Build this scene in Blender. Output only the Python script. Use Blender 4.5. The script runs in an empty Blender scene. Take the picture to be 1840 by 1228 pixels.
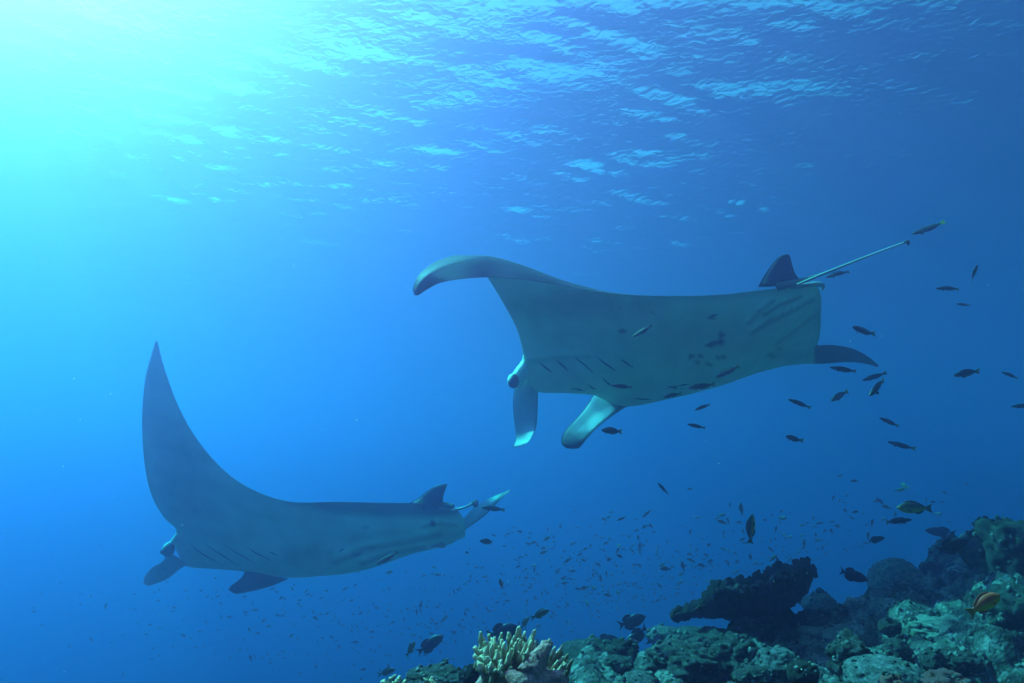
# tuning of the light and of the water body
SE,SAZ=50,-57; SC=(1,.91,.82); WS=.065      # sun elevation / azimuth, sun colour, sky strength
EXPO=2.1; VB=2
SIG=.6; SS=(.054,.0250,.058); SA=(.225,.0355,.0110); G=.83   # density, scattering and absorption per metre, forward scatter
WAVES=[(1.9,.031,6),(.72,.0185,16),(.34,.0075,20)]; BUMP=.028; NS=6; ND=4; NR=.45; NY=1.5
import bpy, math, random
import numpy as np
R=math.radians
sc=bpy.context.scene
C=sc.collection
# ---------------- camera
cam_d=bpy.data.cameras.new('camera'); cam=bpy.data.objects.new('camera',cam_d); C.objects.link(cam)
cam_d.sensor_width=36; cam_d.lens=21.44; cam_d.clip_start=0.02; cam_d.clip_end=2000
PITCH=R(13.0)
cam.location=(0,0,0); cam.rotation_euler=(math.pi/2+PITCH,0,0)
sc.camera=cam
# ---------------- light
SUN_EL,SUN_AZ=R(SE),R(SAZ)      # azimuth measured from +Y, negative = towards -X
w=bpy.data.worlds.new('World'); sc.world=w; w.use_nodes=True
nt=w.node_tree; bg=nt.nodes['Background']
sky=nt.nodes.new('ShaderNodeTexSky'); sky.sky_type='NISHITA'; sky.sun_disc=False
sky.sun_elevation=SUN_EL; sky.sun_rotation=SUN_AZ
nt.links.new(sky.outputs[0],bg.inputs[0]); bg.inputs[1].default_value=WS
sun_d=bpy.data.lights.new('sun','SUN'); sun_d.energy=5.0; sun_d.angle=R(0.5); sun_d.color=SC
sun=bpy.data.objects.new('sun',sun_d); C.objects.link(sun)
from mathutils import Vector
sd=Vector((math.sin(SUN_AZ)*math.cos(SUN_EL),math.cos(SUN_AZ)*math.cos(SUN_EL),math.sin(SUN_EL)))
sun.rotation_euler=(-sd).to_track_quat('-Z','Y').to_euler()
vs=sc.view_settings; vs.view_transform='Standard'; vs.look='None'; vs.gamma=1; vs.use_curve_mapping=False
sc.display_settings.display_device='sRGB'
vs.exposure=EXPO
cy=sc.cycles
cy.use_denoising=True
cy.max_bounces=8; cy.diffuse_bounces=2; cy.glossy_bounces=3; cy.transmission_bounces=4; cy.volume_bounces=VB; cy.transparent_max_bounces=16
cy.caustics_reflective=False; cy.caustics_refractive=False
cy.sample_clamp_indirect=4
# ---------------- water
SURF=7.0
def box(name,x0,x1,y0,y1,z0,z1):
    me=bpy.data.meshes.new(name)
    v=[(x,y,z) for z in (z0,z1) for y in (y0,y1) for x in (x0,x1)]
    f=[(0,2,3,1),(4,5,7,6),(0,1,5,4),(2,6,7,3),(0,4,6,2),(1,3,7,5)]
    me.from_pydata(v,[],f); o=bpy.data.objects.new(name,me); C.objects.link(o); return o
hz=box('haze',-130,130,-60,170,-42,SURF+0.4); hz['kind']='stuff'
m=bpy.data.materials.new('sea_water_body'); m.use_nodes=True; nt=m.node_tree; nt.nodes.clear()
out=nt.nodes.new('ShaderNodeOutputMaterial'); pv=nt.nodes.new('ShaderNodeVolumePrincipled')
D=SIG
ss=np.array(SS); sa=np.array(SA)
c=ss/D; a=(1-(sa/D)/(1-c))**2
pv.inputs['Color'].default_value=(*c,1); pv.inputs['Absorption Color'].default_value=(*a,1)
pv.inputs['Density'].default_value=D; pv.inputs['Anisotropy'].default_value=G
nt.links.new(pv.outputs[0],out.inputs['Volume'])
hz.data.materials.append(m)
# water surface: real waves on a sheet that is finer where it is nearest
rng=np.random.default_rng(7)
def waves(X,Y,S):
    Z=np.zeros_like(X)
    gust=np.clip(1+.38*(np.sin(X*.55+.9*np.sin(Y*.31))+np.sin(Y*.47-X*.23+1.3)+.7*np.sin(X*1.3+Y*.9)),.6,1.6)
    th0=R(-62)      # crests run across the view, tilted
    for lam,amp,n in WAVES:
        for i in range(n):
            l=lam*rng.uniform(.75,1.35); th=th0+rng.normal(0,.85); ph=rng.uniform(0,6.28)
            k=2*math.pi/l
            Z+=np.clip((l/S-2)/2.5,0,1)*(gust if lam<1.5 else 1)*amp/math.sqrt(n)*rng.uniform(.5,1.4)*np.sin(k*(X*math.cos(th)+Y*math.sin(th))+ph)
    return Z
def axis(fine0,fine1,lo,hi,step,grow):
    a=list(np.arange(fine0,fine1,step))
    s=step; x=a[-1]
    while x<hi: s=min(s*grow,.8); x+=s; a.append(x)
    s=step; x=a[0]; b=[]
    while x>lo: s=min(s*grow,.8); x-=s; b.append(x)
    return np.array(b[::-1]+a)
xs=axis(-24,18,-125,125,.085,1.02); ys=axis(2,34,-55,165,.085,1.02)
X,Y=np.meshgrid(xs,ys,indexing='xy'); S=np.maximum(np.gradient(xs)[None,:],np.gradient(ys)[:,None]); Z=SURF+waves(X,Y,S)
ny,nx=X.shape
co=np.stack([X,Y,Z],-1).reshape(-1,3).astype(np.float32)
ii=np.arange(ny*nx).reshape(ny,nx)
q=np.stack([ii[:-1,:-1],ii[:-1,1:],ii[1:,1:],ii[1:,:-1]],-1).reshape(-1,4).astype(np.int32)
def fast_mesh(name,co,q,smooth=True):
    me=bpy.data.meshes.new(name)
    me.vertices.add(len(co)); me.vertices.foreach_set('co',co.astype(np.float32).ravel())
    k=q.shape[1]
    me.loops.add(q.size); me.loops.foreach_set('vertex_index',q.astype(np.int32).ravel())
    me.polygons.add(len(q)); me.polygons.foreach_set('loop_start',np.arange(0,q.size,k,dtype=np.int32)); 
    try: me.polygons.foreach_set('loop_total',np.full(len(q),k,dtype=np.int32))
    except Exception: pass
    me.update(calc_edges=True); me.validate()
    if smooth: me.polygons.foreach_set('use_smooth',np.ones(len(me.polygons),dtype=bool))
    return me
print('surface quads',len(q))
me=fast_mesh('water_surface',co,q)
ws=bpy.data.objects.new('water_surface',me); C.objects.link(ws); ws['kind']='structure'
m=bpy.data.materials.new('water_surface'); m.use_nodes=True; nt=m.node_tree; nt.nodes.clear()
N=nt.nodes.new; L=nt.links.new
out=N('ShaderNodeOutputMaterial'); mix=N('ShaderNodeMixShader'); tr=N('ShaderNodeBsdfTransparent'); gl=N('ShaderNodeBsdfGlossy')
fr=N('ShaderNodeFresnel'); fr.inputs['IOR'].default_value=1.333
gl.inputs['Roughness'].default_value=0.22
tc=N('ShaderNodeTexCoord'); mp=N('ShaderNodeMapping'); mp.inputs['Rotation'].default_value=(0,0,R(25)); mp.inputs['Scale'].default_value=(1,NY,1)
nz=N('ShaderNodeTexNoise'); nz.inputs['Scale'].default_value=NS; nz.inputs['Detail'].default_value=ND; nz.inputs['Roughness'].default_value=NR; nz.inputs['Distortion'].default_value=.4
bp=N('ShaderNodeBump'); bp.inputs['Strength'].default_value=1; bp.inputs['Distance'].default_value=BUMP
L(tc.outputs['Object'],mp.inputs[0]); L(mp.outputs[0],nz.inputs['Vector']); L(nz.outputs[0],bp.inputs['Height'])
L(bp.outputs[0],fr.inputs['Normal']); L(bp.outputs[0],gl.inputs['Normal'])
L(fr.outputs[0],mix.inputs[0]); L(tr.outputs[0],mix.inputs[1]); L(gl.outputs[0],mix.inputs[2]); L(mix.outputs[0],out.inputs['Surface'])
me.materials.append(m)
# ================= helpers
CP,SP=math.cos(PITCH),math.sin(PITCH)
FPX=cam_d.lens/36*1840
def at(px,py,d):
    """world point that stands d metres in front of the camera, seen at photo pixel px,py"""
    x=(px-920)/FPX*d; u=(614-py)/FPX*d
    return np.array([x, d*CP-u*SP, d*SP+u*CP])
def seen(P):
    P=np.asarray(P); d=P[...,1]*CP+P[...,2]*SP; u=-P[...,1]*SP+P[...,2]*CP
    return 920+P[...,0]/d*FPX, 614-u/d*FPX
_rp=np.random.default_rng(3); _perm=_rp.permutation(256); _perm=np.concatenate([_perm]*3); _gr=_rp.normal(size=(256,3)); _gr/=np.linalg.norm(_gr,axis=1,keepdims=True)
def noise3(P):
    P=np.asarray(P,float); i=np.floor(P).astype(int); f=P-i; i&=255; w=f*f*f*(f*(f*6-15)+10); r=0
    for a in (0,1):
        for b in (0,1):
            for c in (0,1):
                h=_perm[_perm[_perm[(i[...,0]+a)&255]+((i[...,1]+b)&255)]+((i[...,2]+c)&255)]
                g=_gr[h]; d=f-np.array([a,b,c]); v=(g*d).sum(-1)
                r=r+v*(w[...,0] if a else 1-w[...,0])*(w[...,1] if b else 1-w[...,1])*(w[...,2] if c else 1-w[...,2])
    return r*1.6
def fbm(P,o=4,lac=2.1,g=.5):
    s=0;a=1
    for k in range(o): s=s+a*noise3(np.asarray(P)*lac**k+k*17.3); a*=g
    return s
def sstep(a,b,x):
    t=np.clip((x-a)/(b-a),0,1); return t*t*(3-2*t)
def link(name,me,parent=None,mat=None,loc=None):
    o=bpy.data.objects.new(name,me); C.objects.link(o)
    if mat: 
        if not me.materials: me.materials.append(mat)
    if parent: o.parent=parent
    if loc is not None: o.location=loc
    return o
def tag(o,label=None,cat=None,group=None,kind=None):
    if label: o['label']=label
    if cat: o['category']=cat
    if group: o['group']=group
    if kind: o['kind']=kind
    return o
def empty(name,loc):
    o=bpy.data.objects.new(name,None); C.objects.link(o); o.location=loc; o.empty_display_size=.1; return o
def pymesh(name,v,f,smooth=True):
    me=bpy.data.meshes.new(name); me.from_pydata([tuple(map(float,p)) for p in v],[],[tuple(int(i) for i in q) for q in f]); me.update()
    if smooth: me.polygons.foreach_set('use_smooth',np.ones(len(me.polygons),dtype=bool))
    return me
def setcol(me,col):
    a=me.color_attributes.new('tint','FLOAT_COLOR','POINT'); c=np.ones((len(me.vertices),4),np.float32); c[:,:3]=col; a.data.foreach_set('color',c.ravel())
# ---------------- materials
def mat_tint(name,rough=.5,spec=.3,bump=(60,.004),sss=0,vary=0.12):
    m=bpy.data.materials.new(name); m.use_nodes=True; nt=m.node_tree; b=nt.nodes['Principled BSDF']; N=nt.nodes.new; L=nt.links.new
    at_=N('ShaderNodeAttribute'); at_.attribute_name='tint'
    tc=N('ShaderNodeTexCoord'); nz=N('ShaderNodeTexNoise'); nz.inputs['Scale'].default_value=bump[0]; nz.inputs['Detail'].default_value=5
    nz2=N('ShaderNodeTexNoise'); nz2.inputs['Scale'].default_value=4; nz2.inputs['Detail'].default_value=6
    L(tc.outputs['Object'],nz.inputs['Vector']); L(tc.outputs['Object'],nz2.inputs['Vector'])
    mr=N('ShaderNodeMapRange'); mr.inputs[1].default_value=.3; mr.inputs[2].default_value=.7; mr.inputs[3].default_value=1-vary; mr.inputs[4].default_value=1+vary
    L(nz2.outputs[0],mr.inputs[0])
    mx=N('ShaderNodeVectorMath'); mx.operation='SCALE'; L(at_.outputs['Color'],mx.inputs[0]); L(mr.outputs[0],mx.inputs['Scale'])
    L(mx.outputs[0],b.inputs['Base Color'])
    bp=N('ShaderNodeBump'); bp.inputs['Distance'].default_value=bump[1]; L(nz.outputs[0],bp.inputs['Height']); L(bp.outputs[0],b.inputs['Normal'])
    b.inputs['Roughness'].default_value=rough; b.inputs['Specular IOR Level'].default_value=spec
    return m
def mat_flat(name,col,rough=.5,spec=.3,col2=None,scale=20,bump=0,bscale=80,detail=5):
    m=bpy.data.materials.new(name); m.use_nodes=True; nt=m.node_tree; b=nt.nodes['Principled BSDF']; N=nt.nodes.new; L=nt.links.new
    b.inputs['Roughness'].default_value=rough; b.inputs['Specular IOR Level'].default_value=spec; b.inputs['Base Color'].default_value=(*col,1)
    tc=N('ShaderNodeTexCoord')
    if col2:
        nz=N('ShaderNodeTexNoise'); nz.inputs['Scale'].default_value=scale; nz.inputs['Detail'].default_value=detail; nz.inputs['Roughness'].default_value=.6; L(tc.outputs['Object'],nz.inputs['Vector'])
        cr=N('ShaderNodeValToRGB'); cr.color_ramp.elements[0].position=.38; cr.color_ramp.elements[1].position=.62
        cr.color_ramp.elements[0].color=(*col,1); cr.color_ramp.elements[1].color=(*col2,1); L(nz.outputs[0],cr.inputs[0]); L(cr.outputs[0],b.inputs['Base Color'])
    if bump:
        nb=N('ShaderNodeTexNoise'); nb.inputs['Scale'].default_value=bscale; nb.inputs['Detail'].default_value=6; nb.inputs['Roughness'].default_value=.65; L(tc.outputs['Object'],nb.inputs['Vector'])
        bp=N('ShaderNodeBump'); bp.inputs['Distance'].default_value=bump; L(nb.outputs[0],bp.inputs['Height']); L(bp.outputs[0],b.inputs['Normal'])
    return m
# ================= manta rays
def crom(P,n):
    """Catmull-Rom through rows of P (axis 0), n samples"""
    P=np.asarray(P,float); k=len(P)
    Pe=np.concatenate([2*P[:1]-P[1:2],P,2*P[-1:]-P[-2:-1]])
    t=np.linspace(0,k-1-1e-9,n); i=t.astype(int); f=(t-i).reshape(-1,*[1]*(P.ndim-1))
    a,b,c,d=Pe[i],Pe[i+1],Pe[i+2],Pe[i+3]
    return 0.5*(2*b+(c-a)*f+(2*a-5*b+4*c-d)*f*f+(3*b-a-3*c+d)*f**3)
def smooth_rows(G,it):
    for _ in range(it):
        H=G.copy(); H[1:-1]=.25*G[:-2]+.5*G[1:-1]+.25*G[2:]; G=H
    return G
def sheet(rows,nu,nv,thick,bias=.5,flip=None,prof=None,su=2,disp=None,round_u=(1,1)):
    """rows: stations, each a list of 2..5 (px,py,depth) from leading to trailing edge. Returns a closed, thickened skin."""
    st=[]
    for r in rows:
        w=np.array([at(*p) for p in r]); 
        st.append(crom(w,nv))
    G=crom(np.array(st),nu); G=smooth_rows(G,su)
    Gu=np.gradient(G,axis=0); Gv=np.gradient(G,axis=1)
    n=np.cross(Gu,Gv); n/=np.linalg.norm(n,axis=-1,keepdims=True)+1e-9
    for _ in range(6):
        m=n.copy(); m[1:-1]+=n[:-2]+n[2:]; m[:,1:-1]+=n[:,:-2]+n[:,2:]; n=m/(np.linalg.norm(m,axis=-1,keepdims=True)+1e-9)
    cc=G[nu//2,nv//2]/np.linalg.norm(G[nu//2,nv//2])
    if (n[nu//2,nv//2]@cc)<0: n=-n; inv=True
    else: inv=False
    u=np.linspace(0,1,nu)[:,None]; v=np.linspace(0,1,nv)[None,:]
    T=np.interp(u[:,0],np.linspace(0,1,len(thick)),thick)[:,None]
    pr=prof(v) if prof else np.sqrt(np.clip(4*v*(1-v),0,1))
    eu=np.ones_like(u)
    if round_u[0]: eu=eu*np.sqrt(np.clip(u/.03,0,1))
    if round_u[1]: eu=eu*np.sqrt(np.clip((1-u)/.03,0,1))
    t=T*pr*eu
    dors=G+n*(t*(1-bias))[...,None]; vent=G-n*(t*bias)[...,None]
    if disp: vent=disp(vent,n,u,v)
    idx=np.arange(nu*nv).reshape(nu,nv); off=nu*nv
    V=np.concatenate([vent.reshape(-1,3),dors.reshape(-1,3)])
    q=lambda I: np.stack([I[:-1,:-1],I[1:,:-1],I[1:,1:],I[:-1,1:]],-1).reshape(-1,4)
    F=[q(idx), q(idx+off)[:,::-1]]
    e=lambda a,b: np.stack([a[:-1],a[1:],b[1:],b[:-1]],-1)
    F+=[e(idx[:,0]+off,idx[:,0]),e(idx[:,-1],idx[:,-1]+off),e(idx[0],idx[0]+off),e(idx[-1]+off,idx[-1])]
    F=np.concatenate(F)
    if inv: F=F[:,::-1]
    return V,F,off,(u,v,G,n)
def tube(P,r,k=10,flat=1.0,n=None):
    P=np.asarray(P,float); 
    if n: P=crom(P,n)
    m=len(P); r=np.interp(np.linspace(0,1,m),np.linspace(0,1,len(r)),r)
    T=np.gradient(P,axis=0); T/=np.linalg.norm(T,axis=1,keepdims=True)
    up=np.array([0,0,1.]); A=np.cross(T,up); A/=np.linalg.norm(A,axis=1,keepdims=True)+1e-9; B=np.cross(A,T)
    th=np.linspace(0,2*math.pi,k,endpoint=False)
    V=(P[:,None]+r[:,None,None]*(np.cos(th)[None,:,None]*A[:,None]*flat+np.sin(th)[None,:,None]*B[:,None])).reshape(-1,3)
    F=[]
    for i in range(m-1):
        for j in range(k): F.append((i*k+j,i*k+(j+1)%k,(i+1)*k+(j+1)%k,(i+1)*k+j))
    V=np.concatenate([V,P[:1],P[-1:]]); a=len(V)-2
    for j in range(k): F.append((a,(j+1)%k,j,j)); F.append((a+1,(m-1)*k+j,(m-1)*k+(j+1)%k,(m-1)*k+(j+1)%k))
    return V,np.array(F)
def seg_dist(px,py,pl):
    d=np.full(px.shape,1e9); 
    for (x0,y0),(x1,y1) in zip(pl[:-1],pl[1:]):
        L2=(x1-x0)**2+(y1-y0)**2; t=np.clip(((px-x0)*(x1-x0)+(py-y0)*(y1-y0))/L2,0,1)
        d=np.minimum(d,np.hypot(px-x0-t*(x1-x0),py-y0-t*(y1-y0)))
    return d
PALE=np.array([.60,.76,.56]); DARK=np.array([.035,.045,.06])
skin=mat_tint('manta_skin',.6,.2,(70,.004),vary=.11)
slit_m=mat_flat('gill_slit_skin',(.07,.09,.09),.7)
eye_m=mat_flat('wet_eye',(.01,.01,.012),.15,.5)
def poly_faces(F):
    out=[]
    for f in F:
        s=[]
        for i in f:
            if i not in s: s.append(int(i))
        out.append(tuple(s))
    return out
def build_manta(label,wing,wthick,fins,dorsal,tail,eyeball,spots,slits,ridges,marginf,smudges=(),group='manta rays gliding over the reef',ventral_bias=.35):
    VV=[];FF=[];CC=[];o=0
    prof=lambda v: (.22*np.clip(v/.05,0,1)**.5+.78*sstep(0,.42,v))*np.clip((1-v)/.6,0,1)**.9
    def disp(vent,n,u,v):
        px,py=seen(vent)
        for pl,w,h in ridges: vent=vent-n*(2.2*h*np.exp(-(seg_dist(px,py,pl)/w)**2))[...,None]
        return vent
    V,F,off,(u,v,G,n)=sheet(wing,220,72,wthick,bias=ventral_bias,prof=prof,su=4,disp=disp)
    px,py=seen(V)
    col=np.tile(PALE,(len(V),1)); col[off:]=DARK
    uu=np.repeat(np.linspace(0,1,220),72); vv=np.tile(np.linspace(0,1,72),220)
    rim=((vv<.07)&(uu>.3)&(uu<.62))
    col[off:][rim]=PALE*1.15
    dk=marginf(uu,vv,px[:off],py[:off])
    for (sx,sy,rx,ry,st) in spots:
        q=np.hypot((px[:off]-sx)/rx,(py[:off]-sy)/ry)+.25*noise3(np.stack([px[:off]/5,py[:off]/5,px[:off]*0+sx],-1)); dk=np.maximum(dk,min(.92,st*1.3)*(1-sstep(.8,1.1,q)))
    for (sx,sy,rx,ry,st) in smudges:
        q=np.hypot((px[:off]-sx)/rx,(py[:off]-sy)/ry)+.3*fbm(np.stack([px[:off]/30,py[:off]/30,px[:off]*0+sx],-1),3); dk=np.maximum(dk,st*(1-sstep(.2,1.5,q)))
    col[:off]=PALE*(1-dk[:,None])+DARK*dk[:,None]
    col[:off]=np.where((uu>.80)[:,None]&(dk<.3)[:,None]&np.full((off,1),wing[0][0][0]<400),np.array([.50,.54,.54]),col[:off])
    for pl,w,h in ridges:  # fold shading painted into the tint: pale crest, dark line beside it
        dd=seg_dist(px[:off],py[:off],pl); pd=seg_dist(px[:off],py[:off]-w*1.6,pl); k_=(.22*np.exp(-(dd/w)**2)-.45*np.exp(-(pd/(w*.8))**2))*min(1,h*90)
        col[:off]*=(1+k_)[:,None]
    # the pale leading edge set above is sunlit rim light painted into the colour
    VV.append(V);FF+=[tuple(q) for q in F];CC.append(col);o=len(V)
    for rows,th,cin,cout in fins:
        V,F,off2,_=sheet(rows,40,16,th,bias=.5,su=1)
        c=np.tile(np.array(cin),(len(V),1)); c[off2:]=cout
        un=np.tile(np.repeat(np.linspace(0,1,40),16),2)
        c=c*1.0
        if cout[0]<cin[0]-.3: f_=sstep(.35,.8,un+.12*noise3(V*14))[:,None]; c=c*(1-f_)+np.array(cout)*f_
        VV.append(V);FF+=[tuple(q+o) for q in F];CC.append(c);o+=len(V)
    rows,th=dorsal
    V,F,off2,_=sheet(rows,24,14,th,bias=.5,su=1)
    VV.append(V);FF+=[tuple(q+o) for q in F];CC.append(np.tile(DARK,(len(V),1)));o+=len(V)
    for P,r,c in tail:
        V,F=tube([at(*p) for p in P],r,10,n=40); VV.append(V);FF+=[tuple(q+o) for q in F];CC.append(np.tile(np.array(c),(len(V),1)));o+=len(V)
    for (x,y,d,r,kind) in eyeball:
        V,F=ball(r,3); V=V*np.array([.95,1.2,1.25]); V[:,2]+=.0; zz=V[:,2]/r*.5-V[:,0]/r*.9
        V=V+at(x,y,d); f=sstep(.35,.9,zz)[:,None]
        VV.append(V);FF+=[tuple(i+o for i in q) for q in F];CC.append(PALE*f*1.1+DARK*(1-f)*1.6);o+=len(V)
    V=np.concatenate(VV); base=V.mean(0)
    root=empty('manta_ray',base); tag(root,label,'manta ray',group)
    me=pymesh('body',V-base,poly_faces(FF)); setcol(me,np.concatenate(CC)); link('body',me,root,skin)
    # gill slits: thin dark lips standing just proud of the belly
    Gv=VV[0][:off]; gx,gy=seen(Gv); 
    for pl in slits:
        pts=crom(np.array(pl,float),9); W=[]
        for (x,y) in pts:
            k=np.argmin((gx-x)**2+(gy-y)**2); nn=-n.reshape(-1,3)[k]; d=Gv[k]@np.array([0,CP,SP]); W.append(at(x,y,d)+nn*.004)
        Vt,Ft=tube(W,[.001,.005,.007,.005,.001],6); b=Vt.mean(0)
        me=pymesh('gill_slit',Vt-b,poly_faces(Ft)); link('gill_slit',me,root,slit_m,loc=b-base)
    for (x,y,d,r,kind) in eyeball:
        V,F=ball(r*.42,2); me=pymesh('eye',V,F); c=at(x,y,d)+np.array([-.45*r,-1.0*r,-.25*r]); link('eye',me,root,eye_m,loc=c-base)
    return root
def ball(r,sub=2):
    import bmesh
    bm=bmesh.new(); bmesh.ops.create_icosphere(bm,subdivisions=sub,radius=r); V=np.array([v.co[:] for v in bm.verts]); F=[tuple(v.index for v in f.verts) for f in bm.faces]; bm.free(); return V,F
def L2(L,T,k=5,bow=0):
    L=np.array(L,float);T=np.array(T,float); return [tuple(L+(T-L)*t) for t in np.linspace(0,1,k)]
# --- the nearer ray
w1=[L2((745,531,4.0),(752,531,3.99)),L2((742,517,4.02),(767,521,3.97)),L2((755,492,4.05),(790,509,3.95)),L2((784,470,4.15),(828,502,3.95)),
 [(826,459,4.3),(842,465,4.22),(855,475,4.13),(864,487,4.06),(870,499,4.0)],
 [(857,473,4.55),(873,467,4.45),(888,473,4.3),(897,486,4.17),(905,500,4.05)],
 [(880,505,4.78),(902,484,4.65),(925,481,4.45),(940,491,4.3),(955,505,4.18)],
 [(906,548,4.98),(935,515,4.87),(958,497,4.68),(978,500,4.5),(1000,512,4.38)],
 [(929,592,5.15),(965,555,5.05),(1002,528,4.87),(1030,519,4.68),(1060,523,4.52)],
 [(940,635,5.3),(1000,595,5.17),(1050,560,4.98),(1088,540,4.78),(1122,530,4.62)],
 [(948,682,5.4),(1040,635,5.22),(1110,590,5.02),(1160,558,4.82),(1200,532,4.66)],
 [(968,705,5.42),(1070,655,5.22),(1160,605,5.02),(1235,565,4.82),(1295,530,4.66)],
 [(1015,706,5.45),(1120,665,5.27),(1230,605,5.05),(1330,555,4.82),(1400,518,4.66)],
 [(1068,711,5.52),(1170,678,5.37),(1280,625,5.12),(1385,565,4.87),(1462,514,4.72)],
 [(1118,731,5.62),(1210,695,5.5),(1310,645,5.3),(1405,585,5.05),(1475,532,4.87)],
 [(1195,715,5.77),(1270,690,5.65),(1350,650,5.45),(1422,605,5.2),(1475,565,5.03)],
 [(1280,688,5.92),(1340,670,5.82),(1390,648,5.67),(1437,622,5.42),(1474,596,5.22)],
 [(1370,664,6.07),(1400,656,5.97),(1430,645,5.83),(1455,630,5.65),(1471,614,5.48)],
 [(1438,655,6.2),(1446,650,6.1),(1456,642,6.0),(1464,632,5.88),(1470,621,5.76)],
 [(1482,654,6.3),(1485,646,6.24),(1488,638,6.15),(1491,629,6.05),(1494,620,5.96)],
 [(1518,651,6.4),(1521,645,6.35),(1524,639,6.27),(1527,632,6.2),(1530,626,6.12)],
 [(1551,653,6.47),(1553,650,6.44),(1556,647,6.4),(1558,644,6.36),(1560,641,6.32)],
 L2((1577,660,6.52),(1579,657,6.5))]
t1=[.01,.02,.03,.035,.04,.05,.06,.08,.13,.22,.34,.42,.46,.42,.34,.22,.13,.08,.05,.04,.03,.02,.01]
def marg1(u,v,px,py):
    m=.85*sstep(1460,1466,px)*(u>.78)
    m=np.maximum(m,.25*sstep(.9,1,v)*(u>.4))
    return m
whitish=(.38,.42,.42)
f1=[([[(932,668,5.48),(948,668,5.45),(968,690,5.42)],[(923,705,5.56),(944,705,5.48),(967,706,5.42)],[(922,735,5.60),(944,738,5.51),(966,738,5.42)],[(925,765,5.60),(946,768,5.51),(964,766,5.42)],[(927,788,5.62),(943,788,5.50),(957,784,5.38)],[(922,804,5.60),(934,802,5.49),(949,796,5.37)]],[.07,.04,.025,.02,.016,.010],whitish,whitish),
    ([[(1070,704,5.72),(1098,714,5.66),(1128,730,5.62)],[(1050,735,5.66),(1075,742,5.60),(1100,748,5.50)],[(1031,757,5.58),(1052,765,5.53),(1074,768,5.44)],[(1013,777,5.50),(1034,783,5.45),(1056,787,5.38)],[(1009,797,5.42),(1026,799,5.39),(1045,801,5.36)],[(1018,806,5.38),(1029,807,5.37),(1040,806,5.35)]],[.07,.045,.03,.025,.02,.010],(.34,.37,.40),(.02,.03,.04))]
d1=([[(1362,516,4.72),(1400,514,4.70),(1438,503,4.68)],[(1372,498,4.72),(1400,498,4.70),(1429,492,4.68)],[(1386,477,4.72),(1405,476,4.70),(1423,474,4.69)],[(1398,463,4.71),(1410,461,4.70),(1420,462,4.69)],[(1408,458,4.7),(1413,457,4.70),(1417,458,4.70)]],[.10,.05,.035,.025,.012])
tail1=[([(1395,516,4.68),(1430,508,4.64),(1480,492,4.58),(1530,473,4.5),(1580,453,4.42),(1628,436,4.35)],[.034,.024,.010,.005,.0042,.004],(.12,.14,.14)),
       ([(1432,511,4.58),(1500,483,4.5),(1580,452,4.40),(1624,436,4.33)],[.005,.0042,.0038,.0034],(.7,.78,.68)),
       ([(1622,438,4.35),(1631,434,4.34),(1632,441,4.34)],[.005,.012,.008],(.05,.06,.06)),
       ([(944,625,5.36),(945,650,5.38),(938,668,5.36),(930,684,5.34),(936,698,5.38)],[.012,.04,.065,.065,.03],(.75,.78,.75)),
       ([(1405,519,4.70),(1440,514,4.67),(1466,511,4.66),(1478,513,4.66),(1477,521,4.68)],[.012,.016,.02,.018,.010],(.30,.35,.32))]
sp1=[(1280,569,6,5,.7),(1296,603,7,5,.7),(1291,616,12,6,.75),(1278,620,9,5,.75),(1256,640,6,4,.6),(1241,641,6,4,.6),(1255,650,6,3.5,.6),(1118,595,8,5,.6),(1293,642,8,3,.5),(1303,643,4,2.5,.5),(1273,656,6,3,.45),(1272,652,4,3,.4),(1174,563,5,3,.4),(1128,554,4,2.5,.35),(1116,553,8,2.5,.3),(1383,638,8,3,.35),(1402,627,6,2.5,.35),(1388,641,9,3,.3)]
sl1=[[(968,650),(981,661),(995,672)],[(998,647),(1010,656),(1022,668)],[(1034,643),(1050,655),(1068,671)],[(1072,641),(1090,655),(1110,668)],[(1115,645),(1125,652),(1140,662)],
     [(1025,697),(1040,700),(1050,702)],[(1056,690),(1065,697),(1072,699)],[(1082,678),(1092,688),(1100,694)],[(1196,698),(1225,692),(1240,690)],[(1138,716),(1155,717),(1172,718)],[(1195,692),(1215,697),(1235,697)]]
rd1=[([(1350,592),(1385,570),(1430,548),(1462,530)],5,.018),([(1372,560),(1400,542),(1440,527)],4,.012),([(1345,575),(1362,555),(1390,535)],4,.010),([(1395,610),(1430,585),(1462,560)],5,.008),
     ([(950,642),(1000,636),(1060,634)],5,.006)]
manta1=build_manta('larger manta ray with a pale spotted belly and a long thin trailing tail','x' and w1,t1,f1,d1,tail1,[(922,685,5.28,.052,'')],sp1,sl1,rd1,marg1,smudges=[(1040,548,150,28,.38),(1250,600,200,40,.14),(1430,640,60,14,.2)])
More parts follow.
